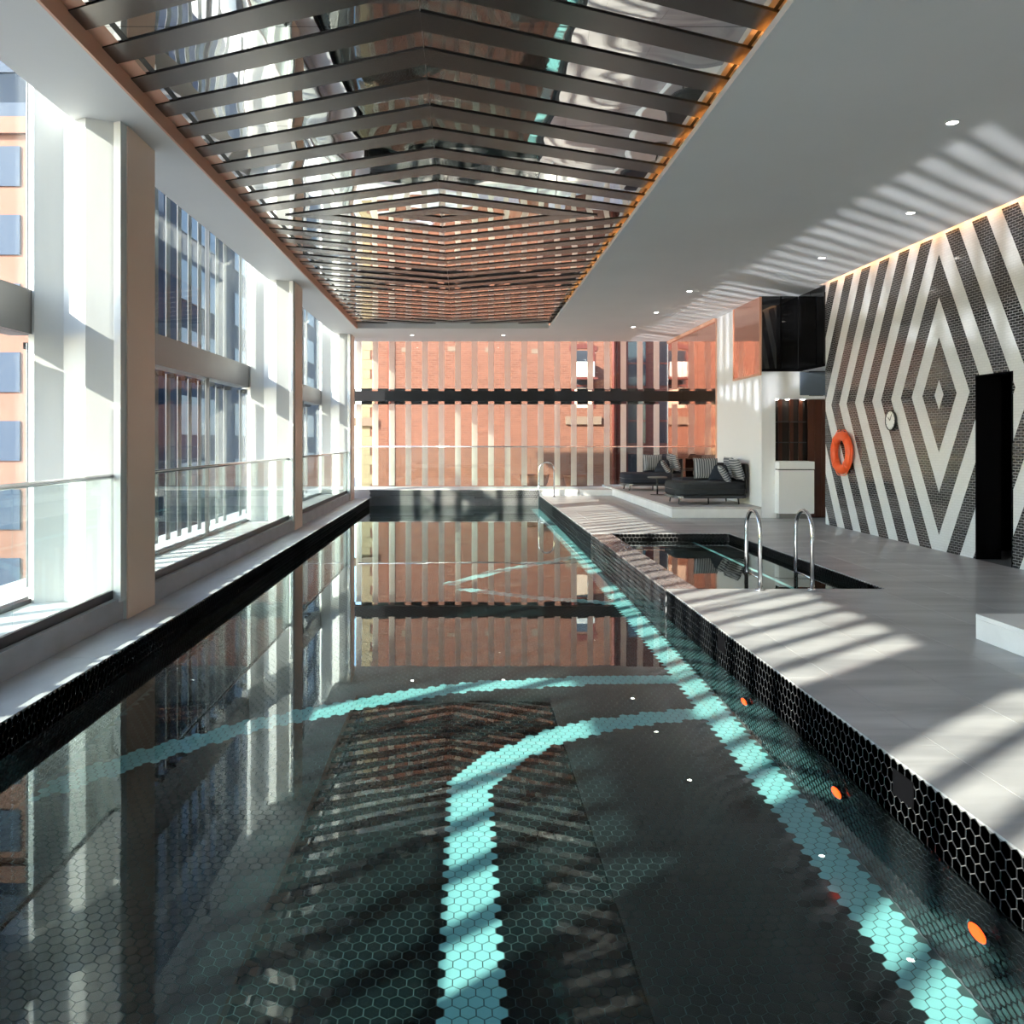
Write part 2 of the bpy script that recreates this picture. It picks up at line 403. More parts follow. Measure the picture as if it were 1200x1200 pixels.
part(B(XO1 + .26, XO1 + .29, 2.2, YO1, CEIL + .06, 4.45), 'back_board', M['void'], canopy)
led = None
for k in range(-13, 20):                                # small warm lamps along the slat ends
    y = YM - k * PITCH
    if 2.4 < y < YO1 - .3:
        y2 = y + .85 * (1 if k > 0 else -1) * 1.0
        if led is None:
            led = part(B(XO1 + .10, XO1 + .16, y - .02, y + .02, 4.40, 4.4075), 'led_lamp', M['slatled'], canopy, off=(XO1 + .13, y, 4.40))
            led.location = (XO1 + .13, y, 4.40 - 4.37)
        else: copy_to(led, canopy, (XO1 + .13, y, .03))

# ------------------------------------------------------------------ downlights
def at_ceil(px, py):
    y = (CEIL - EYE) * F / (VY - py); return ((px - VX) / F * y, y)
dl = None
for px, py in [(1116, 143), (1067, 249), (963, 302), (808, 341), (769, 366), (742, 383), (483, 392.5), (590, 392.5)]:
    x, y = at_ceil(px, py)
    far = py > 390
    lab = ('small round downlight in the ceiling strip between the slats and the far glass', 'downlights along the far glass') if far else \
          ('small round downlight in the white ceiling over the deck', 'downlights over the deck')
    if dl is None:
        dl = empty('ceiling_downlight', (x, y, CEIL)); d = dl
        rim = MB().lathe([(.058, -.001), (.060, -.006), (.046, -.008), (.046, -.002)], 20).build('rim', M['wpaint'], dl, True)
        le = MB().lathe([(.045, -.0075), (.044, -.003)], 20).build('lens', M['lens'], dl)
    else:
        d = dl.copy(); link(d); d.location = (x, y, CEIL)
        for ch in (rim, le): copy_to(ch, d)
    tag(d, lab[0], 'downlight', lab[1])

# ------------------------------------------------------------------ deck
floor = struct(empty('floor', (0, 0, 0)))
PX0, PX1, PY0, PY1 = 2.36, 4.25, 8.62, 13.75            # plunge pool
def fpart(mb, name, mt, **k): return mb.build(name, mt, floor, **k)
# slab under the tiles, with holes for the two pools
fpart(B(PX1, 9.2, Y0, YB, -.32, -.012).box(XR, PX1, Y0, PY0, -.32, -.012).box(XR, PX1, PY1, YB, -.32, -.012)
      .box(-3.02, XR, Y0, YP0, -.32, -.012), 'slab', M['joint'])
cache = {}
G = .0035
def tile(x0, x1, y0, y1):
    if x1 - x0 < .03 or y1 - y0 < .03: return
    key = (round(x1 - x0, 3), round(y1 - y0, 3))
    if key not in cache:
        a, b = key[0] / 2 - G / 2, key[1] / 2 - G / 2
        cache[key] = B(-a, a, -b, b, -.012, 0).mesh('floor_tile', M['deck'])
    o = link(bpy.data.objects.new('floor_tile', cache[key]), floor); o.location = ((x0 + x1) / 2, (y0 + y1) / 2, 0)
def tiles(x0, x1, y0, y1):
    """lay the 0.6 x 1.2 grid inside a rectangle of deck"""
    xs = [XR, 2.33] + [2.33 + .6 * i for i in range(1, 12)]
    xs = [x0] + [x for x in xs if x0 + .02 < x < x1 - .02] + [x1]
    ysr = [-6 + 1.2 * i for i in range(0, 26)]
    for i in range(len(xs) - 1):
        off = .6 * (round((xs[i] - 2.33) / .6) % 2)
        yy = [y0] + [y + off for y in ysr if y0 + .05 < y + off < y1 - .05] + [y1]
        for j in range(len(yy) - 1): tile(xs[i], xs[i + 1], yy[j], yy[j + 1])
tiles(XR, XWR, .8, PY0); tiles(PX1, XWR, PY0, PY1); tiles(XR, XWR, PY1, 16.5); tiles(XR, 4.0, 16.5, 23.2); tiles(XWR, 9.2, 15.3, 16.5)
fpart(B(-3.0, 6.4, Y0, .796, -.012, 0), 'paving', M['deck']); 

# white plinths
pl = tag(empty('lounge_plinth', (4.0, 16.5, 0)), 'low white stone platform carrying the dark daybeds', 'platform')
part(B(4.0, 5.73, 16.5, 23.3, 0.001, .17), 'body', M['plinth'], pl, bevel=.004)
pt = mat('plinth_top', (.55, .53, .52), .4, noise=(3, .06, (1, 1, 1)))
for i in range(6):
    part(B(4.0, 5.73, 16.5 + i * 1.133, 16.5 + (i + 1) * 1.133 - .003, .17, .21), 'top_slab', pt, pl, bevel=.003)
p2 = tag(empty('white_plinth', (3.85, 4.5, 0)), 'low white stone platform standing empty on the deck before the black doorway', 'platform')
part(B(3.86, 6.44, .9, 6.45, .001, .155), 'body', M['plinth'], p2, bevel=.004)
for i in range(5):
    part(B(3.86, 6.44, 6.45 - (i + 1) * 1.11 + .002, 6.45 - i * 1.11, .155, .19), 'top_slab', M['plinth'], p2, bevel=.003)

# ------------------------------------------------------------------ left edge: coping, kerb, balcony
cp = struct(empty('coping', (0, 0, 0)))
yy = YP0
while yy < YP1 + .01:
    y1 = min(yy + 1.8, YP1 + .02)
    part(B(-3.02, XL, yy + .002, y1 - .002, -.32, ZC), 'coping_stone', M['coping'], cp); yy = y1
kb = struct(empty('kerb', (0, 0, 0)))
for i in range(len(COLS) - 1):
    part(B(-3.16, -3.02, COLS[i][1] + .003, COLS[i + 1][0] - .003, -.32, .115), 'kerb_stone', M['kerb'], kb)
struct(B(-4.5, -3.16, Y0 - 1.5, YB + 1, -.3, .09).build('balcony_floor', M['balcony']))

# ------------------------------------------------------------------ columns and folded white fin walls
ZT = 4.94
for i, (a, b) in enumerate(COLS):
    col = struct(empty('column', (XCOL, a, 0)))
    part(B(-3.30, XCOL - .012, a + .302, b, -.078, CEIL + .05).box(-3.018, XCOL - .012, a, a + .302, -.078, CEIL + .05), 'shaft', M['white'], col)
    part(B(XCOL - .012, XCOL, a + .004, b, -.078, CEIL - .002), 'warm_lit_face', M['tan'], col)
    # folded wall, plan outline towards the camera
    xs = [-3.79, -3.72, -3.515, -3.27, -3.07, -2.995]
    y = a - .17
    yf = [y + .035, y, y + .098, y - .016, y + .085, y + .05]
    fw = struct(empty('wall_fin', (-3.4, a, 0)))
    for j in range(5):
        poly = [(xs[j] + .0006, yf[j]), (xs[j + 1] - .0006, yf[j + 1]), (xs[j + 1] - .0006, a + .30), (xs[j] + .0006, a + .30)]
        if j == 4: poly[2] = (xs[5] - .0006, a - .002); poly[3] = (xs[4] + .0006, a - .002)
        part(MB().prism(poly, .091, ZT), 'folded_panel', M['white'], fw)

# ------------------------------------------------------------------ left glazing with transom and vertical fins
ztr0, ztr1 = 2.42, 2.80
FIN = .46
fin_lo = B(-.006, .006, -.08, .08, 0, ztr0 - .16).mesh('fin', M['finl'])
fin_hi = B(-.006, .006, -.08, .08, 0, 4.94 - ztr1 - .06).mesh('fin', M['finl'])
clip_m = B(-.05, .10, -.045, .045, 0, .06).mesh('fin_clip', M['black'])
for i in range(len(COLS) - 1):
    y0 = COLS[i][0] + .30 + .02; y1 = COLS[i + 1][0] - .05
    w = struct(empty('window_%d' % (i + 1), (XF, y0, 0)))
    n = 3; st = (y1 - y0) / n
    for k in range(n):
        a = y0 + k * st + .01; b = y0 + (k + 1) * st - .01
        part(B(XF - .008, XF + .008, a, b, .10, ztr0), 'pane', M['glass'], w)
        part(B(XF - .008, XF + .008, a, b, ztr1, ZT), 'pane', M['glass'], w)
        if k: 
            part(B(XF - .03, XF + .03, a - .02, a, .10, ztr0), 'mullion', M['dsteel'], w)
            part(B(XF - .03, XF + .03, a - .02, a, ztr1, ZT), 'mullion', M['dsteel'], w)
    part(B(XF - .20, XF + .05, y0, y1, ztr0, ztr1), 'transom', M['spandrel'], w)
    part(B(XF - .04, XF + .04, y0, y1, .09, .13), 'sill', M['dsteel'], w)
    sc = struct(empty('sun_screen', (XF - .26, y0, 0)))
    nf = int((y1 - y0) / FIN)
    for k in range(nf + 1):
        yk = .12 + k * FIN
        if yk > y1 - y0 - .06: break
        for z, me in ((.14, fin_lo), (ztr1 + .05, fin_hi)):
            o = link(bpy.data.objects.new('fin', me), sc); o.location = (0, yk, z)
        for z in (ztr0 - .07, ztr1 + .01):
            o = link(bpy.data.objects.new('fin_clip', clip_m), sc); o.location = (0, yk, z)

# ------------------------------------------------------------------ glass balustrades
def balustrade(i, label):
    y0, y1 = COLS[i][1] + .05, COLS[i + 1][0] - .06
    t = tag(empty('glass_balustrade', (-3.09, y0, .115)), label, 'balustrade')
    n = 4; st = (y1 - y0) / n
    for k in range(n):
        part(B(-3.097, -3.083, y0 + k * st + .006, y0 + (k + 1) * st - .006, .116, 1.165), 'glass_pane', M['bglass'], t)
    part(MB().tube([(-3.09, y0, 1.185), (-3.09, y1, 1.185)], .021, 12), 'handrail', M['steel'], t, smooth=True)
    for y, c in ((y0, -1), (y1, 1)):
        part(MB().tube([(-3.09, y, 1.185), (-3.09, y + c * .045, 1.185)], .014, 8), 'end_bracket', M['dsteel'], t)
    part(B(-3.105, -3.075, y0, y1, .1152, .19), 'base_channel', M['dsteel'], t)
balustrade(1, 'glass balustrade with round steel handrail ending at the widest warm-lit column')
balustrade(2, 'glass balustrade with steel handrail between the two widest warm-lit columns')
balustrade(3, 'short-looking glass balustrade with steel handrail next to the brick end wall view')

# ------------------------------------------------------------------ far end: kerb, balustrade, glazing, fins
struct(B(-3.16, 4.0, YP1, YB + .9, -.32, .155).build('kerb_far', M['plinth']))
t = tag(empty('glass_balustrade', (0, 23.55, .155)), 'long glass balustrade on the white kerb across the far pool end', 'balustrade')
for k in range(6):
    a = -2.95 + k * 1.44
    part(B(a + .006, a + 1.434, 23.543, 23.557, .156 if a < 3 else .212, 1.31), 'glass_pane', M['bglass'], t)
part(MB().tube([(-2.95, 23.55, 1.325), (5.70, 23.55, 1.325)], .018, 10), 'handrail', M['steel'], t, smooth=True)
struct(B(4.0, 5.73, 23.302, YB + .9, -.32, .21).build('kerb_lounge', M['plinth']))
w = struct(empty('window_5', (0, YB, 0)))
zb0, zb1 = 2.60, 2.88
for k in range(6):
    a = -3.78 + k * 1.585
    for z0, z1 in ((.16, zb0), (zb1, CEIL)):
        part(B(a + .008, a + 1.577, YB - .008, YB + .008, max(z0, .215) if a > 2.4 else z0, z1), 'pane', M['glass'], w)
part(B(-3.78, 5.73, YB - .08, YB + .12, zb0, zb1), 'transom', M['transom'], w)
sc = struct(empty('sun_screen_far', (0, YB + .26, 0)))
lo = B(-.08, .08, -.012, .012, 0, 1).mesh('fin', M['fin'])
k = 0; x = -3.02
while x < 5.72:
    for z0, z1 in ((.215, zb0 - .07), (zb1 + .07, 4.7)):
        o = link(bpy.data.objects.new('fin', lo), sc); o.location = (x, 0, z0); o.scale = (1, 1, z1 - z0)
    x += .47
for k in range(21):
    xx = -3.02 - .235 + .47 * k
    if xx + .16 < 5.73: part(B(xx - .15 + .235 - .235, xx + .15, YB + .12, YB + .20, zb0 - .085, zb1 + .085), 'bracket_plate', M['transom'], sc)

# two bowl planters outside on the far terrace
struct(B(-4.5, 6.2, YB + .9, 26.6, -.3, .05).build('terrace', M['balcony']))
for x, lab in ((2.05, 'brown bowl planter outside the far glass, directly behind the pool grab rail'), (3.35, 'brown bowl planter outside the far glass, standing nearer the lounge platform')):
    o = MB().lathe([(.24, 0), (.30, .02), (.40, .20), (.44, .40), (.45, .43), (.42, .43), (.38, .36)], 28).build('bowl_planter', M['bowl'], None, True)
    o.location = (x, 25.3, .051); tag(o, lab, 'planter')

# ------------------------------------------------------------------ right side walls
wr = struct(empty('wall_right', (XWR, 0, 0)))
DY0, DY1, DZ = 10.05, 10.78, 2.32
part(B(XWR + .006, XWR + .3, DY1, 15.28, 0, CEIL + .12).box(XWR + .006, XWR + .3, DY0, DY1, DZ, CEIL + .12).box(XWR + .006, XWR + .3, Y0, DY0, 0, CEIL + .12), 'tiled_face', M['walltile'], wr)
K, YC, ZCN = 1.88, 11.62, 2.12
def clip3(poly, a, b, c): return clip(poly, a, b, c) if poly else poly
for (ra, rb, z0, z1) in ((DY1, 15.28, 0.001, CEIL - .001), (DY0, DY1, DZ, CEIL - .001), (-1.0, DY0, 0.001, CEIL - .001)):
    for sgn in (-1, 1):
        for n in range(0, 24):
            d0 = .216 + 1.125 * n; d1 = d0 + .563
            mb = MB()
            for u in (-1, 1):
                Lq = 60
                poly = [(0, 0), (Lq, 0), (Lq, Lq), (0, Lq)]            # (|dy|, |dz|)
                poly = clip3(poly, K, 1, d1); poly = clip3(poly, -K, -1, -d0)
                poly = [(YC + sgn * p[0], ZCN + u * p[1]) for p in poly]
                poly = clip3(poly, 1, 0, rb); poly = clip3(poly, -1, 0, -ra); poly = clip3(poly, 0, 1, z1); poly = clip3(poly, 0, -1, -z0)
                if len(poly) >= 3:
                    q = ccw(poly); nn = len(q)
                    mb.add([(0, a, b) for a, b in q] + [(.0055, a, b) for a, b in q],
                           [tuple(range(nn))[::-1]] + [(i, (i + 1) % nn, nn + (i + 1) % nn, nn + i) for i in range(nn)])
            if mb.v: mb.build('mosaic_band', M['mosaic'], wr)
# dark room behind the doorway
dr = struct(empty('door_1', (XWR, DY0, 0)))
part(MB().box(XWR + .3, XWR + 2.2, DY0 - .6, DY0 - .5, -.01, 2.6).box(XWR + .3, XWR + 2.2, DY1 + .9, DY1 + 1, -.01, 2.6)
     .box(XWR + 2.2, XWR + 2.3, DY0 - .6, DY1 + 1, -.01, 2.6).box(XWR + .3, XWR + 2.2, DY0 - .6, DY1 + 1, 2.5, 2.6), 'dark_room', M['black'], dr)
part(B(XWR - .004, XWR + .31, DY1 - .02, DY1 - .001, .001, DZ - .001).box(XWR - .004, XWR + .31, DY0 + .001, DY0 + .02, .001, DZ - .001)
     .box(XWR - .004, XWR + .31, DY0 + .02, DY1 - .02, DZ - .02, DZ - .001), 'door_frame', M['black'], dr)
# warm light slot along the top of the feature wall
sl_ = struct(empty('trim_1', (XWR, 0, CEIL)))
part(B(XWR - .098, XWR - .078, 2.0, 15.2, CEIL + .062, CEIL + .075), 'light_strip', M['ledwarm'], sl_)

# white lounge wall with the copper mirror pieces
wl_ = struct(empty('wall_lounge', (5.73, 16.5, 0)))
part(B(5.735, 5.95, 16.5, 24.2, .0, CEIL), 'face', M['wpaint'], wl_)
for a, b in ((19.42, 20.9), (20.91, 22.4), (22.41, 23.95)):
    part(B(5.70, 5.734, a, b, .215, CEIL - .004), 'mirror_panel', M['cmirror'], wl_)
part(B(5.66, 5.70, 19.42, 23.95, 4.20, 4.276), 'top_rail', M['copper'], wl_)
uw = tag(empty('upper_window', (5.70, 17.2, 2.9)), 'copper-tinted reflective window high on the white lounge wall', 'window')
part(B(5.705, 5.734, 16.52, 18.12, 2.80, CEIL - .004), 'pane', M['cmirror'], uw)
part(B(5.695, 5.734, 18.12, 18.16, 2.76, CEIL - .004).box(5.695, 5.734, 16.501, 16.52, 2.76, CEIL - .004).box(5.695, 5.734, 16.52, 18.12, 2.76, 2.80), 'frame', M['copper'], uw)
# end wall beside the feature wall: black glazed upper corner, white wall, hatch and counter
ws = struct(empty('wall_service', (6.5, 16.5, 0)))
part(B(5.95, 6.0, 16.5, 16.8, 0, 2.83).box(6.0, 6.65, 16.5, 16.8, 0, 1.10).box(6.0, 6.65, 16.5, 16.8, 2.30, 2.83).box(6.65, 7.05, 16.5, 16.8, 2.30, 2.36).box(7.05, 9.2, 16.5, 16.8, 0, 2.83), 'face', M['wpaint'], ws)
part(B(6.47, 7.04, 16.47, 16.5, 2.37, 2.82), 'blue_panel', mat('blue_grey_panel', (.12, .15, .20), .15), ws)
part(B(9.2, 9.4, 15.2, 16.8, 0, 2.83), 'corridor_end', M['wpaint'], ws)
part(B(6.75, 9.2, 15.10, 15.28, 0, 2.83), 'corridor_side', M['wpaint'], ws)
part(B(5.95, 9.2, 16.8, 16.9, 0, CEIL), 'backing', M['void'], ws)
part(B(6.0, 9.4, 16.5, 20, CEIL, CEIL + .1).box(6.75, 9.4, Y0, 16.5, CEIL, CEIL + .1), 'cover', M['void'], ws)
gb = tag(empty('glazed_box', (6.1, 16.5, 2.83)), 'black glazed upper room corner between copper window and striped wall', 'glazed corner')
part(B(5.735, 6.08, 16.46, 16.5, 2.88, CEIL - .003), 'pane', M['blackglass'], gb)
part(B(6.10, 6.42, 16.46, 16.5, 2.88, CEIL - .003), 'pane', M['blackglass'], gb)
part(B(6.43, 6.45, 15.29, 15.88, 2.88, CEIL - .003), 'pane', M['blackglass'], gb)
part(B(6.43, 6.45, 15.90, 16.46, 2.88, CEIL - .003), 'pane', M['blackglass'], gb)
part(B(5.735, 6.45, 16.44, 16.5, 2.83, 2.88).box(6.41, 6.46, 15.29, 16.44, 2.83, 2.88).box(6.08, 6.10, 16.455, 16.5, 2.88, CEIL - .003), 'frame', M['black'], gb)
part(B(6.46, 9.2, 15.29, 16.49, 2.84, 2.88), 'soffit', M['wpaint'], gb)
ht = tag(empty('service_hatch', (6.3, 16.55, 1.1)), 'dark serving hatch with copper-lit shelves above the white counter', 'hatch')
part(B(6.0, 6.65, 16.70, 16.72, 1.10, 2.30), 'back_panel', M['void'], ht)
cu = mat('hatch_copper', (.075, .022, .010), .3)
for x in (6.12, 6.34, 6.52): part(B(x, x + .07, 16.66, 16.70, 1.10, 2.30), 'copper_post', cu, ht)
for z in (1.45, 1.85): part(B(6.005, 6.645, 16.60, 16.70, z, z + .02), 'shelf', M['dsteel'], ht)
for x in (6.06, 6.27, 6.58): part(MB().lathe([(.03, 0), (.03, .01)], 14, (x, 16.6, 2.285)), 'spot', M['lens'], ht)
ct = tag(empty('counter_cabinet', (6.3, 16.4, 0)), 'white counter cabinet under the dark serving hatch', 'cabinet')
part(B(5.99, 6.66, 16.28, 16.499, .10, .93), 'body', M['wpaint'], ct); part(B(5.99, 6.66, 16.26, 16.499, .95, 1.095), 'worktop', M['wpaint'], ct)
part(B(6.02, 6.63, 16.34, 16.499, .001, .10), 'toe_kick', M['table_grey'], ct); part(B(6.0, 6.65, 16.33, 16.499, .93, .95), 'shadow_gap', M['black'], ct)
d2 = struct(empty('door_2', (6.85, 16.5, 0)))
for k in range(3): part(B(6.66 + k * .13, 6.785 + k * .13, 16.56, 16.60, .005, 2.29), 'copper_panel', cu, d2)

# ------------------------------------------------------------------ rear end behind the camera
struct(B(-3.9, 9.5, Y0 - .2, Y0, -.3, 4.95).build('wall_rear', M['wpaint']))

# ------------------------------------------------------------------ pool basin with hexagon tiles
HX = .064                                              # tile pitch across the flats
def hex_mesh(name, mt, r, h=.003):
    vs = [(r * math.cos(PI / 6 + k * PI / 3), r * math.sin(PI / 6 + k * PI / 3), -h) for k in range(6)] + [(r * .97 * math.cos(PI / 6 + k * PI / 3), r * .97 * math.sin(PI / 6 + k * PI / 3), 0) for k in range(6)]
    return MB().add(vs, [tuple(range(6, 12))] + [(i, (i + 1) % 6, 6 + (i + 1) % 6, 6 + i) for i in range(6)])
HB = hex_mesh('h', None, HX / math.sqrt(3) - .0022)
def dist_poly(x, y, pl):
    best = 9
    for (ax, ay), (bx, by) in zip(pl[:-1], pl[1:]):
        dx, dy = bx - ax, by - ay; t = max(0, min(1, ((x - ax) * dx + (y - ay) * dy) / (dx * dx + dy * dy)))
        best = min(best, math.hypot(x - ax - dx * t, y - ay - dy * t))
    return best
LINES = [([(.022, .7), (.022, 5.30)], .118),
         ([(.022, 5.30), (.26, 5.70), (.58, 6.02), (1.0, 6.27), (1.46, 6.42), (2.0, 6.50)], .118),
         ([(2.0, 7.32), (1.1, 7.29), (.04, 7.14), (-.65, 6.82), (-1.6, 6.22), (-2.2, 5.60), (-2.7, 5.0)], .118),
         ([(2.0, 10.25), (.9, 10.65), (.0, 11.2)], .10), ([(-.2, 11.6), (.44, 12.58), (1.5, 13.7), (2.0, 14.4)], .10)]
def is_light(x, y):
    if x > XR - .235: return True
    for pl, hw in LINES:
        if dist_poly(x, y, pl) < hw: return True
    return False
basin = struct(empty('pool_basin', (0, 0, 0)))
ZT_ = ZF
part(B(XL - .2, XR + .2, YP0 - .2, YP1 + .2, ZF - .2, ZF - .003), 'grout_bed', M['grout'], basin)
light, dark = [], []
rows = int((YP1 - YP0) / (HX * .866)); colsn = int((XR - XL) / HX)
for j in range(rows):
    y = YP0 + .04 + j * HX * .866
    for i in range(colsn):
        x = XR - .034 - i * HX - (HX / 2 if j % 2 else 0)
        if x < XL + .03: continue
        (light if is_light(x, y) else dark).append((x, y))
def visible(p): return p[1] > 3.1 and abs(p[0]) < p[1] * .66 and (p[0] > -.545 * p[1])
def joined(pts, name, mt, zf):
    mb = MB()
    for x, y in pts: mb.add([(v[0] + x, v[1] + y, v[2] + zf) for v in HB.v], HB.f)
    o = mb.build(name, mt, basin); o['kind'] = 'stuff'; return o
recv = []
for pts, nm, mt in ((light, 'light_hexagon_tile', M['tile_light']), (dark, 'dark_hexagon_tile', M['tile_dark'])):
    pts.sort(key=lambda p: (not visible(p), p[1]))
    me = HB.mesh(nm, mt)
    for x, y in pts[:300]:
        o = link(bpy.data.objects.new(nm, me), basin); o.location = (x, y, ZF)
    recv.append(joined(pts[300:], nm + 's_beyond', mt, ZF))
# side walls of the lap pool, tiles upright
def wall_tiles(origin, du, length, z0, z1, nearfirst, nm, mt, n_single, grout_mb, grout='grout_light'):
    """hexagons on an upright face; du is the run direction, the face looks to the left of du x z"""
    part(grout_mb, 'grout_bed', M[grout], basin)
    du = Vector(du); nrm = Vector((0, 0, 1)).cross(du) * -1
    pts = []
    r_ = int((z1 - z0) / (HX * .866))
    for j in range(r_ + 1):
        z = z1 - .034 - j * HX * .866
        if z < z0 + .02: break
        for i in range(int(length / HX)):
            u = .034 + i * HX + (HX / 2 if j % 2 else 0)
            if u < length - .03: pts.append((u, z))
    base = [(Vector(origin) + du * 0, v) for v in HB.v]
    loc = [tuple(du * v[0] + Vector((0, 0, 1)) * v[1] + nrm * v[2]) for v in HB.v]
    me = MB().add(loc, HB.f).mesh(nm, mt)
    pts.sort(key=lambda p: nearfirst(p))
    for u, z in pts[:n_single]:
        o = link(bpy.data.objects.new(nm, me), basin); o.location = Vector(origin) + du * u + Vector((0, 0, z))
    if pts[n_single:]:
        mb = MB()
        for u, z in pts[n_single:]:
            q = Vector(origin) + du * u + Vector((0, 0, z)); mb.add([tuple(Vector(v) + q) for v in loc], HB.f)
        o = mb.build(nm + 's_beyond', mt, basin); o['kind'] = 'stuff'
wall_tiles((XR, YP0, 0), (0, 1, 0), PY0 - YP0 + 0, ZF, -.004, lambda p: (p[1] < ZW, abs(p[0] + YP0 - 3.2) if p[0] + YP0 > 2.9 else 99), 'wall_hexagon_tile', M['tile_wall'], 300, B(XR + .003, XR + .2, YP0, PY0, ZF, -.013))
wall_tiles((XR, PY0, 0), (0, 1, 0), YP1 - PY0, ZF, -.02, lambda p: 0, 'wall_hexagon_tile', M['tile_wall'], 0, B(XR + .003, PX0 - .003, PY0 - .1, PY1 + .1, ZF, -.022).box(XR + .003, XR + .2, PY1 + .1, YP1, ZF, -.013))
# left wall and far wall
wall_tiles((XL, YP1, 0), (0, -1, 0), YP1 - YP0, ZF, ZC - .004, lambda p: 0, 'wall_hexagon_tile', M['tile_wall'], 0, B(XL - .2, XL - .003, YP0, YP1, ZF, -.33))
wall_tiles((XL, YP1, 0), (1, 0, 0), XR - XL, ZF, .15, lambda p: 0, 'wall_hexagon_tile', M['tile_wall'], 0, B(XL, XR, YP1 + .003, YP1 + .1, ZF, -.33))
part(B(XL - .2, XR + .2, YP0 - .1, YP0, ZF, -.012), 'near_wall', M['tile_wall'], basin)
# dividing wall cap between the two pools
for k in range(9):
    a = PY0 + k * (PY1 - PY0) / 9
    part(B(XR, PX0, a + .002, a + (PY1 - PY0) / 9 - .002, -.022, -.006), 'cap_stone', M['capstone'], basin)
# plunge pool shell
wall_tiles((PX0, PY1, 0), (1, 0, 0), PX1 - PX0, -1.0, -.004, lambda p: 0, 'wall_hexagon_tile', M['tile_wall'], 0, B(PX0, PX1, PY1 + .003, PY1 + .1, -1.1, -.013), 'grout_sunlit')
wall_tiles((PX1, PY0, 0), (0, 1, 0), PY1 - PY0, -1.0, -.004, lambda p: 0, 'wall_hexagon_tile', M['tile_wall'], 0, B(PX1 + .003, PX1 + .1, PY0, PY1, -1.1, -.013))
part(B(PX0, PX1, PY0, PY1, -1.1, -1.0), 'plunge_floor', M['tile_dark'], basin)
part(B(PX0, PX1, PY0 - .1, PY0, -1.1, -.013), 'plunge_near_wall', M['tile_wall'], basin)
part(B(PX0 - .02, PX0, PY0, PY1, -1.1, -.023), 'plunge_side_wall', M['tile_wall'], basin)
part(B(PX1 - .55, PX1 - .004, PY0, PY1, -1.0, -.42), 'plunge_bench', M['tile_dark'], basin)
part(B(PX1 - .60, PX1 - .55, PY0, PY1, -.44, -.415), 'bench_nosing', M['tile_light'], basin)
# skimmer openings in the right pool wall
for y in (3.95, 6.75):
    o = part(B(XR - .006, XR + .01, y - .09, y + .09, -.17, -.05), 'skimmer', M['black'], basin)
# red lamps in the right pool wall
for y in (3.35, 4.62, 6.15):
    lp = tag(empty('pool_lamp', (XR - .004, y, -.62)), 'round red underwater lamp in the tiled pool side wall', 'pool lamp', 'red underwater lamps')
    MB().lathe([(.075, 0), (.075, -.012), (.062, -.016)], 20, axis='x').build('rim', M['steel'], lp); MB().lathe([(.06, -.014), (.05, -.022)], 20, axis='x').build('lens', M['redlamp'], lp)

def water(name, x0, x1, y0, y1, z, label):
    m = MB()
    m.add([(x0, y0, z), (x1, y0, z), (x1, y1, z), (x0, y1, z)], [(0, 1, 2, 3)])
    o = m.build(name, M['water'], None, True); tag(o, label, 'water', kind='stuff'); o.cycles.is_caustics_caster = True; return o
water('pool_water', XL - .001, XR + .001, YP0, YP1 + .001, ZW, 'still dark reflecting water of the long lap pool')
water('plunge_water', PX0, PX1, PY0, PY1, -.10, 'still water of the small plunge pool by the steel grab rails')
for o in list(C.objects):
    if o.parent == basin and o.type == 'MESH': o.cycles.is_caustics_receiver = True

# ------------------------------------------------------------------ grab rails
def grab_rail(x, y0, y1, top, label, zf0=0, zf1=-.6, along='y'):
    t = tag(empty('grab_rail', (x, y0, 0)), label, 'grab rail')
    r = abs(y1 - y0) / 2; cyy = (y0 + y1) / 2
    pts = [(0, y0 - y0, zf0)] + [(0, cyy - y0 - math.cos(a) * (y1 - y0) / 2, top - r + math.sin(a) * r) for a in [PI * k / 14 for k in range(15)]] + [(0, y1 - y0, zf1)]
    MB().tube(pts, .020, 12).build('bent_tube', M['steel'], t, True)
    MB().lathe([(.05, .001), (.05, .012), (.03, .02)], 20).build('floor_flange', M['steel'], t, True)
    MB().tube([(0, .02, .12), (0, y1 - y0 - .02, .12)], .010, 8).build('cross_stay', M['steel'], t, True)
    return t
grab_rail(2.95, PY0 - .09, PY0 + .33, .78, 'polished steel grab rail at the plunge pool edge, nearer the lap pool')
grab_rail(3.47, PY0 - .09, PY0 + .33, .78, 'polished steel grab rail at the plunge pool edge, nearer the striped wall')
gr = grab_rail(0, 0, .40, .92, 'tall steel grab rail at the far corner of the lap pool', 0, -.8)
gr.location = (2.36, 22.6, 0); gr.rotation_euler = (0, 0, PI / 2)

# ------------------------------------------------------------------ life ring and clock on the feature wall
lr = tag(empty('life_ring', (XWR - .07, 14.46, 1.29)), 'orange life ring hanging on the striped mosaic wall', 'life ring')
R_, r_ = .285, .085
pts = [(0, R_ * math.cos(2 * PI * k / 40), R_ * math.sin(2 * PI * k / 40)) for k in range(40)]
MB().tube(pts, r_ * .98, 16, True).build('ring', M['orange'], lr, True).scale = (.72, 1, 1)
for k in range(4):
    a = PI / 4 + k * PI / 2
    c = Vector((0, R_ * math.cos(a), R_ * math.sin(a))); tdir = Vector((0, -math.sin(a), math.cos(a)))
    MB().tube([c - tdir * .025, c + tdir * .025], r_ * 1.03, 16).build('band', M['orange'], lr, True).scale = (.74, 1, 1)
rp_ = []
for k in range(64):
    a = 2 * PI * k / 64; rr = R_ + r_ + .012 + .02 * math.sin(4 * a) ** 2
    rp_.append((0, rr * math.cos(a), rr * math.sin(a)))
MB().tube(rp_, .007, 6, True).build('grab_line', M['orange'], lr, True)
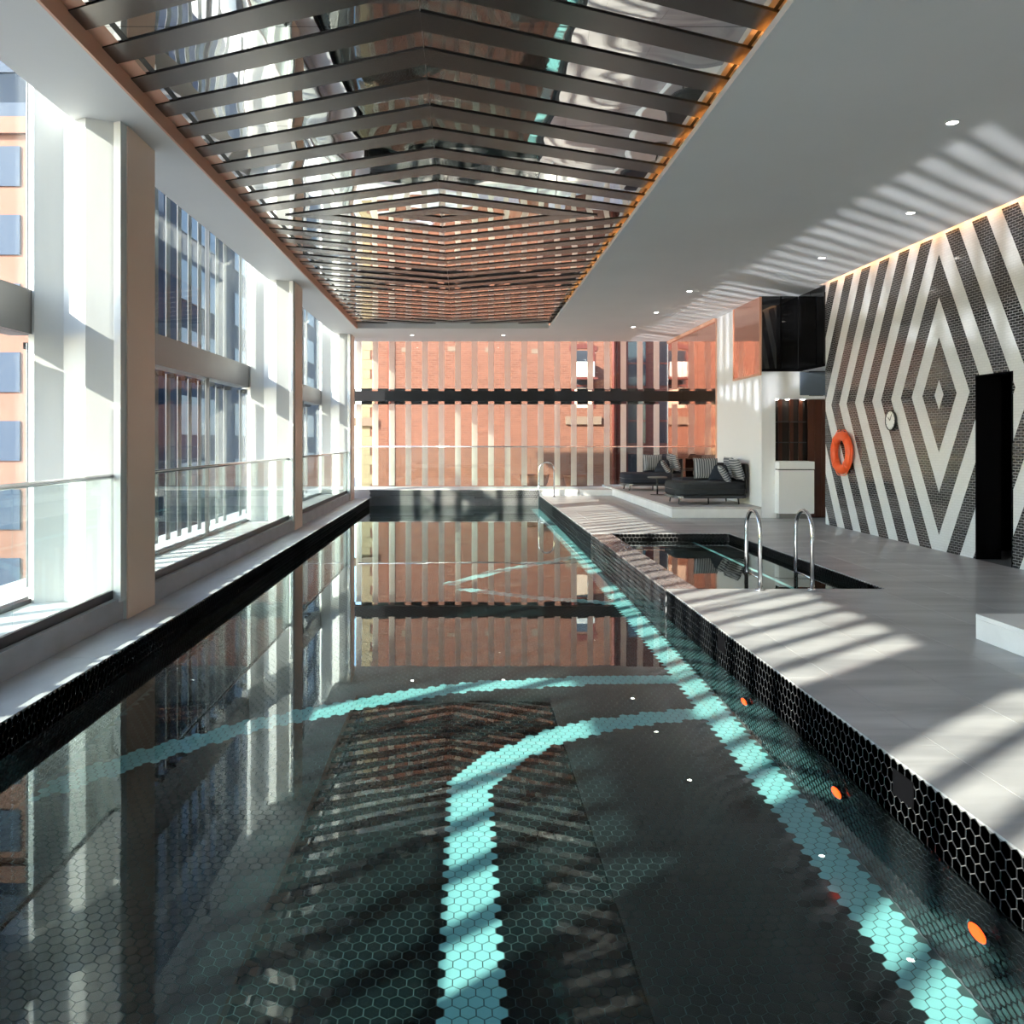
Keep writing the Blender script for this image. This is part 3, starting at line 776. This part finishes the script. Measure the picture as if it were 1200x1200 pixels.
MB().tube([(.065, 0, R_ + r_ + .02), (-.01, 0, R_ + r_ + .03), (-.02, 0, R_ + .02)], .012, 8).build('hook', M['blackplastic'], lr, True)
ck = tag(empty('wall_clock', (XWR - .03, 12.88, 1.80)), 'round wall clock with thin black rim on the striped mosaic wall', 'clock')
MB().tube([(0, .146 * math.cos(2 * PI * k / 36), .146 * math.sin(2 * PI * k / 36)) for k in range(36)], .012, 8, True).build('rim', M['blackplastic'], ck, True)
MB().lathe([(.146, .028), (.146, .001)], 36, axis='x').build('case', M['blackplastic'], ck)
dial = MB().lathe([(.138, 0), (.138, -.004)], 36, axis='x').build('dial', M['clockface'], ck)
for a, l, w_ in ((.9, .07, .005), (-.5, .105, .0035)):
    MB().tube([(-.008, 0, 0), (-.008, l * math.sin(a), l * math.cos(a))], w_, 6).build('hand', M['blackplastic'], ck)
hm = MB().box(-.0065, -.004, -.003, .003, .112, .128).mesh('hour_mark', M['blackplastic'])
for k in range(12):
    o = link(bpy.data.objects.new('hour_mark', hm), dial); o.rotation_euler = (k * PI / 6, 0, 0)

# ------------------------------------------------------------------ lounge furniture
def rounded(x0, x1, y0, y1, r, n=5):
    out = []
    for cx, cyy, a0 in ((x1 - r, y0 + r, -PI / 2), (x1 - r, y1 - r, 0), (x0 + r, y1 - r, PI / 2), (x0 + r, y0 + r, PI)):
        for k in range(n + 1):
            a = a0 + PI / 2 * k / n; out.append((cx + r * math.cos(a), cyy + r * math.sin(a)))
    return out
def daybed(loc, rz, label, fab):
    t = tag(empty('daybed', loc, rz), label, 'daybed', None)
    hx, hy = .76, .55
    MB().prism(rounded(-hx, hx, -hy, hy, .28), .13, .18).build('base_frame', M['dsteel'], t)
    o = MB().prism(rounded(-hx + .02, hx - .02, -hy + .02, hy - .02, .27), .182, .45).build('mattress', fab, t, bevel=.04); auto_smooth(o); mt_ = o
    MB().tube([(x, y, .31) for x, y in rounded(-hx + .014, hx - .014, -hy + .014, hy - .014, .27)], .007, 6, True).build('piping', M['blackplastic'], mt_)
    for x, y in ((-.62, -.38), (.58, -.42), (-.62, .38), (.58, .42), (.0, -.30)):
        MB().tube([(x, y, 0.005), (x * .97, y * .97, .13)], .016, 8).build('leg', M['blackplastic'], t)
    # wrap-around back rail on posts: right end and far side
    path = [(-.05, hy - .01), (.35, hy + .0)] + [(hx - .28 + .28 * math.cos(a), hy - .28 + .28 * math.sin(a)) for a in (PI / 2, PI / 3, PI / 6, 0)] + [(hx, -.1), (hx - .02, -hy + .16)]
    rail = MB().tube([(x, y, .80) for x, y in path], .018, 8).build('back_rail', M['blackplastic'], t, True)
    bk = []
    mb = MB()
    n = len(path)
    mb.add([(x, y, .30) for x, y in path] + [(x, y, .79) for x, y in path], [(i, i + 1, n + i + 1, n + i) for i in range(n - 1)])
    o = mb.build('woven_back', fab, t); sm = o.modifiers.new('solid', 'SOLIDIFY'); sm.thickness = .03; sm.offset = 0
    for x, y in (path[0], path[3], path[-1], path[6]):
        MB().tube([(x, y, .22), (x, y, .80)], .014, 8).build('post', M['blackplastic'], rail)
    R = lambda a, ax: Matrix.Rotation(a, 4, ax)
    def cush(name, mt, sx, sy, sz, loc_, rot):
        o = MB().pillow(sx, sy, sz).build(name, mt, t, True); o.location = loc_; o.rotation_euler = rot
    cush('back_cushion', M['stripe'], .46, .52, .16, (.60, -.20, .70), (0, math.radians(72), 0))
    cush('back_cushion', M['stripe'], .46, .52, .16, (.62, .26, .72), (0, math.radians(76), 0))
    cush('back_cushion', M['stripe'], .52, .44, .16, (.16, .45, .70), (math.radians(76), 0, 0))
    cush('throw_pillow', M['fabric_b'], .40, .40, .14, (.40, .30, .62), (math.radians(55), 0, math.radians(-40)))
    cush('throw_pillow', M['stripe'], .40, .40, .13, (.36, -.18, .60), (math.radians(10), math.radians(58), 0))
    return t
daybed((4.92, 17.55, .211), 0, 'charcoal daybed with striped cushions near the front edge of the white platform', M['fabric'])
daybed((4.82, 22.2, .211), 0, 'navy daybed with striped cushions standing against the far glass balustrade', M['fabric_b'])
ar = tag(empty('lounge_chair', (5.25, 19.7, .211), -PI / 2), 'dark lounge chair with brown cushions between the two daybeds', 'lounge chair')
MB().prism(rounded(-.42, .42, -.40, .40, .1), .22, .27).build('seat_frame', M['dsteel'], ar)
auto_smooth(MB().prism(rounded(-.40, .40, -.40, .36, .1), .272, .43).build('seat_cushion', M['fabric_b'], ar, bevel=.03))
o = MB().prism(rounded(-.42, .42, .34, .42, .035), .25, .82).build('backrest', M['fabric'], ar, bevel=.015)
for s_ in (-1, 1):
    MB().tube([(s_ * .43, -.36, 0.001), (s_ * .43, -.36, .60), (s_ * .43, .40, .64), (s_ * .43, .40, .001)], .016, 8).build('arm_frame', M['blackplastic'], ar)
for x, z, a in ((-.16, .60, .3), (.18, .58, -.25)):
    q = MB().pillow(.42, .42, .15).build('throw_pillow', M['pillow_brown'], ar, True); q.location = (x, .20, z); q.rotation_euler = (math.radians(70), a, 0)
st = tag(empty('side_table', (4.55, 20.2, .211)), 'small round grey side table among the dark lounge seats', 'side table')
MB().lathe([(.22, .40), (.23, .405), (.23, .425), (.22, .43)], 28).build('top', M['table_grey'], st, True)
MB().lathe([(.02, .012), (.02, .40)], 12).build('stem', M['blackplastic'], st); MB().lathe([(.16, .001), (.16, .010), (.03, .014)], 24).build('foot', M['blackplastic'], st)

# ------------------------------------------------------------------ outside: brick building beyond the far glass
YBK = 29.5
bb = tag(empty('brick_building', (0, YBK, -8)), 'sunlit red brick building filling the view beyond the far glass', 'building')
part(B(-3.55, 5.22, YBK, YBK + 9, -8, 14), 'brick_wall', M['brick'], bb)
for k in range(40):
    z = -1 + k * .33
    w_ = .42 if k % 2 else .27
    part(B(-3.57, -3.55 + w_, YBK - .02, YBK + .3, z + .004, z + .326), 'quoin', M['quoin'], bb)
part(MB().tube([(-2.60, YBK - .10, -3), (-2.60, YBK - .10, 12)], .055, 10), 'downpipe', M['pipe'], bb, smooth=True)
part(MB().tube([(5.12, YBK - .09, -3), (5.12, YBK - .09, 12)], .06, 10), 'downpipe', M['pipe'], bb, smooth=True)
wx0, wx1, wz0, wz1 = 3.72, 4.45, 2.62, 4.60
wi = part(B(wx0, wx1, YBK - .004, YBK + .02, wz0, wz1), 'window', M['winglass'], bb)
part(B(wx0 - .05, wx0 + .05, YBK - .015, YBK + .02, wz0, wz1).box(wx1 - .05, wx1 + .05, YBK - .015, YBK + .02, wz0, wz1).box(wx0 + .05, wx1 - .05, YBK - .012, YBK + .02, 3.35, 3.42), 'window_frame', M['pipe'], wi, off=bb.location)
part(B(wx0 + .06, wx1 - .06, YBK - .008, YBK, wz0, 3.30), 'blind', M['blind'], wi, off=bb.location)
part(B(wx0 - .25, wx1 + .25, YBK - .10, YBK, 2.05, 2.32), 'window_sill', M['sill'], bb)
arch = MB(); n = 9
for k in range(n):
    u0, u1 = k / n, (k + 1) / n; f = lambda u: (wx0 - .12 + u * (wx1 - wx0 + .24), wz1 - .02 + .10 * (1 - (2 * u - 1) ** 2))
    (x0, z0), (x1, z1) = f(u0), f(u1)
    part(B(x0 + .003, x1 - .003, YBK - .02, YBK + .01, (z0 + z1) / 2, (z0 + z1) / 2 + .17), 'arch_brick', M['pipe'], bb)
for x, z in ((.7, 4.55), (-2.2, 4.55), (2.3, 4.5), (-.6, 4.58)):
    part(B(x, x + .30, YBK - .012, YBK + .01, z, z + .16), 'vent_brick', M['sill'], bb)
part(B(-3.9, -3.1, YBK - .16, YBK - .02, 2.0, 2.28), 'stone_bracket', M['sill'], bb)
ac = tag(empty('air_conditioner', (4.1, YBK - .2, 3.75)), 'white box air conditioner set in the brick building window', 'air conditioner')
part(B(3.80, 4.42, YBK - .45, YBK - .13, 3.66, 4.18), 'casing', M['acwhite'], ac, bevel=.015)
part(B(3.85, 4.20, YBK - .458, YBK - .45, 3.72, 4.12), 'grille', M['acgrey'], ac)
part(B(3.70, 4.52, YBK - .47, YBK - .13, 3.58, 3.655), 'shelf', M['pipe'], ac)
b2 = tag(empty('recessed_brick_building', (7, 31, -8)), 'darker set-back brick wing with tall windows beside the sunlit brick building', 'building')
part(B(5.22, 12, 31.2, 38, -8, 14), 'brick_wall', M['brick_shaded'], b2)
part(B(7.9, 8.3, 25.2, 31.2, -8, 14), 'return_wall', M['brick_shaded'], b2)
for k, (x0, x1) in enumerate(((5.95, 6.6), (7.05, 7.75))):
    for z0 in (-.6, 1.4, 3.5):
        f = part(B(x0, x1, 31.17, 31.2, z0, z0 + 1.6), 'window', M['winglass'], b2)
        part(B(x0 - .06, x0, 31.14, 31.2, z0, z0 + 1.6).box(x1, x1 + .06, 31.14, 31.2, z0, z0 + 1.6).box(x0, x1, 31.14, 31.2, z0 + .78, z0 + .84), 'window_frame', M['pipe'], f, off=b2.location)
part(MB().tube([(5.55, 31.1, -3), (5.55, 31.1, 12)], .07, 10), 'downpipe', M['pipe'], b2, smooth=True)

# ------------------------------------------------------------------ outside: the town to the left
struct(B(-160, 160, -160, 220, -8.4, -8.0).build('street', M['street']))
def tower(x0, x1, y0, y1, z1, mt, label, cat='building', nx=8, nz=9):
    t = tag(empty('town_building', ((x0 + x1) / 2, y0, -8)), label, cat)
    part(B(x0, x1, y0, y1, -8, z1), 'walls', mt, t)
    part(B(x0 - .2, x1 + .2, y0 - .2, y1 + .2, z1, z1 + .5), 'parapet', mt, t)
    dx = (x1 - x0) / nx; dz = (z1 + 8) / nz
    me = B(-dx * .32, dx * .32, -.06, .02, 0, dz * .58).mesh('window', M['towerglass'])
    for i in range(nx):
        for k in range(nz):
            o = link(bpy.data.objects.new('window', me), t); o.location = (x0 + dx * (i + .5) - t.location.x, 0, k * dz + dz * .25)
    dy = (y1 - y0) / 6
    me2 = B(-.02, .06, -dy * .32, dy * .32, 0, dz * .58).mesh('window', M['towerglass'])
    for i in range(6):
        for k in range(nz):
            o = link(bpy.data.objects.new('window', me2), t); o.location = (x1 - t.location.x, dy * (i + .5), k * dz + dz * .25)
tower(-24, -13.3, 26, 35, 10.8, M['towerbrown'], 'brown brick town building with sunlit top seen through the left glazing', nx=8, nz=9)
tower(-30, -12.5, 35.4, 90, 46, M['tower_dark'], 'dark blue town tower seen through the left glazing fins', nx=7, nz=18)
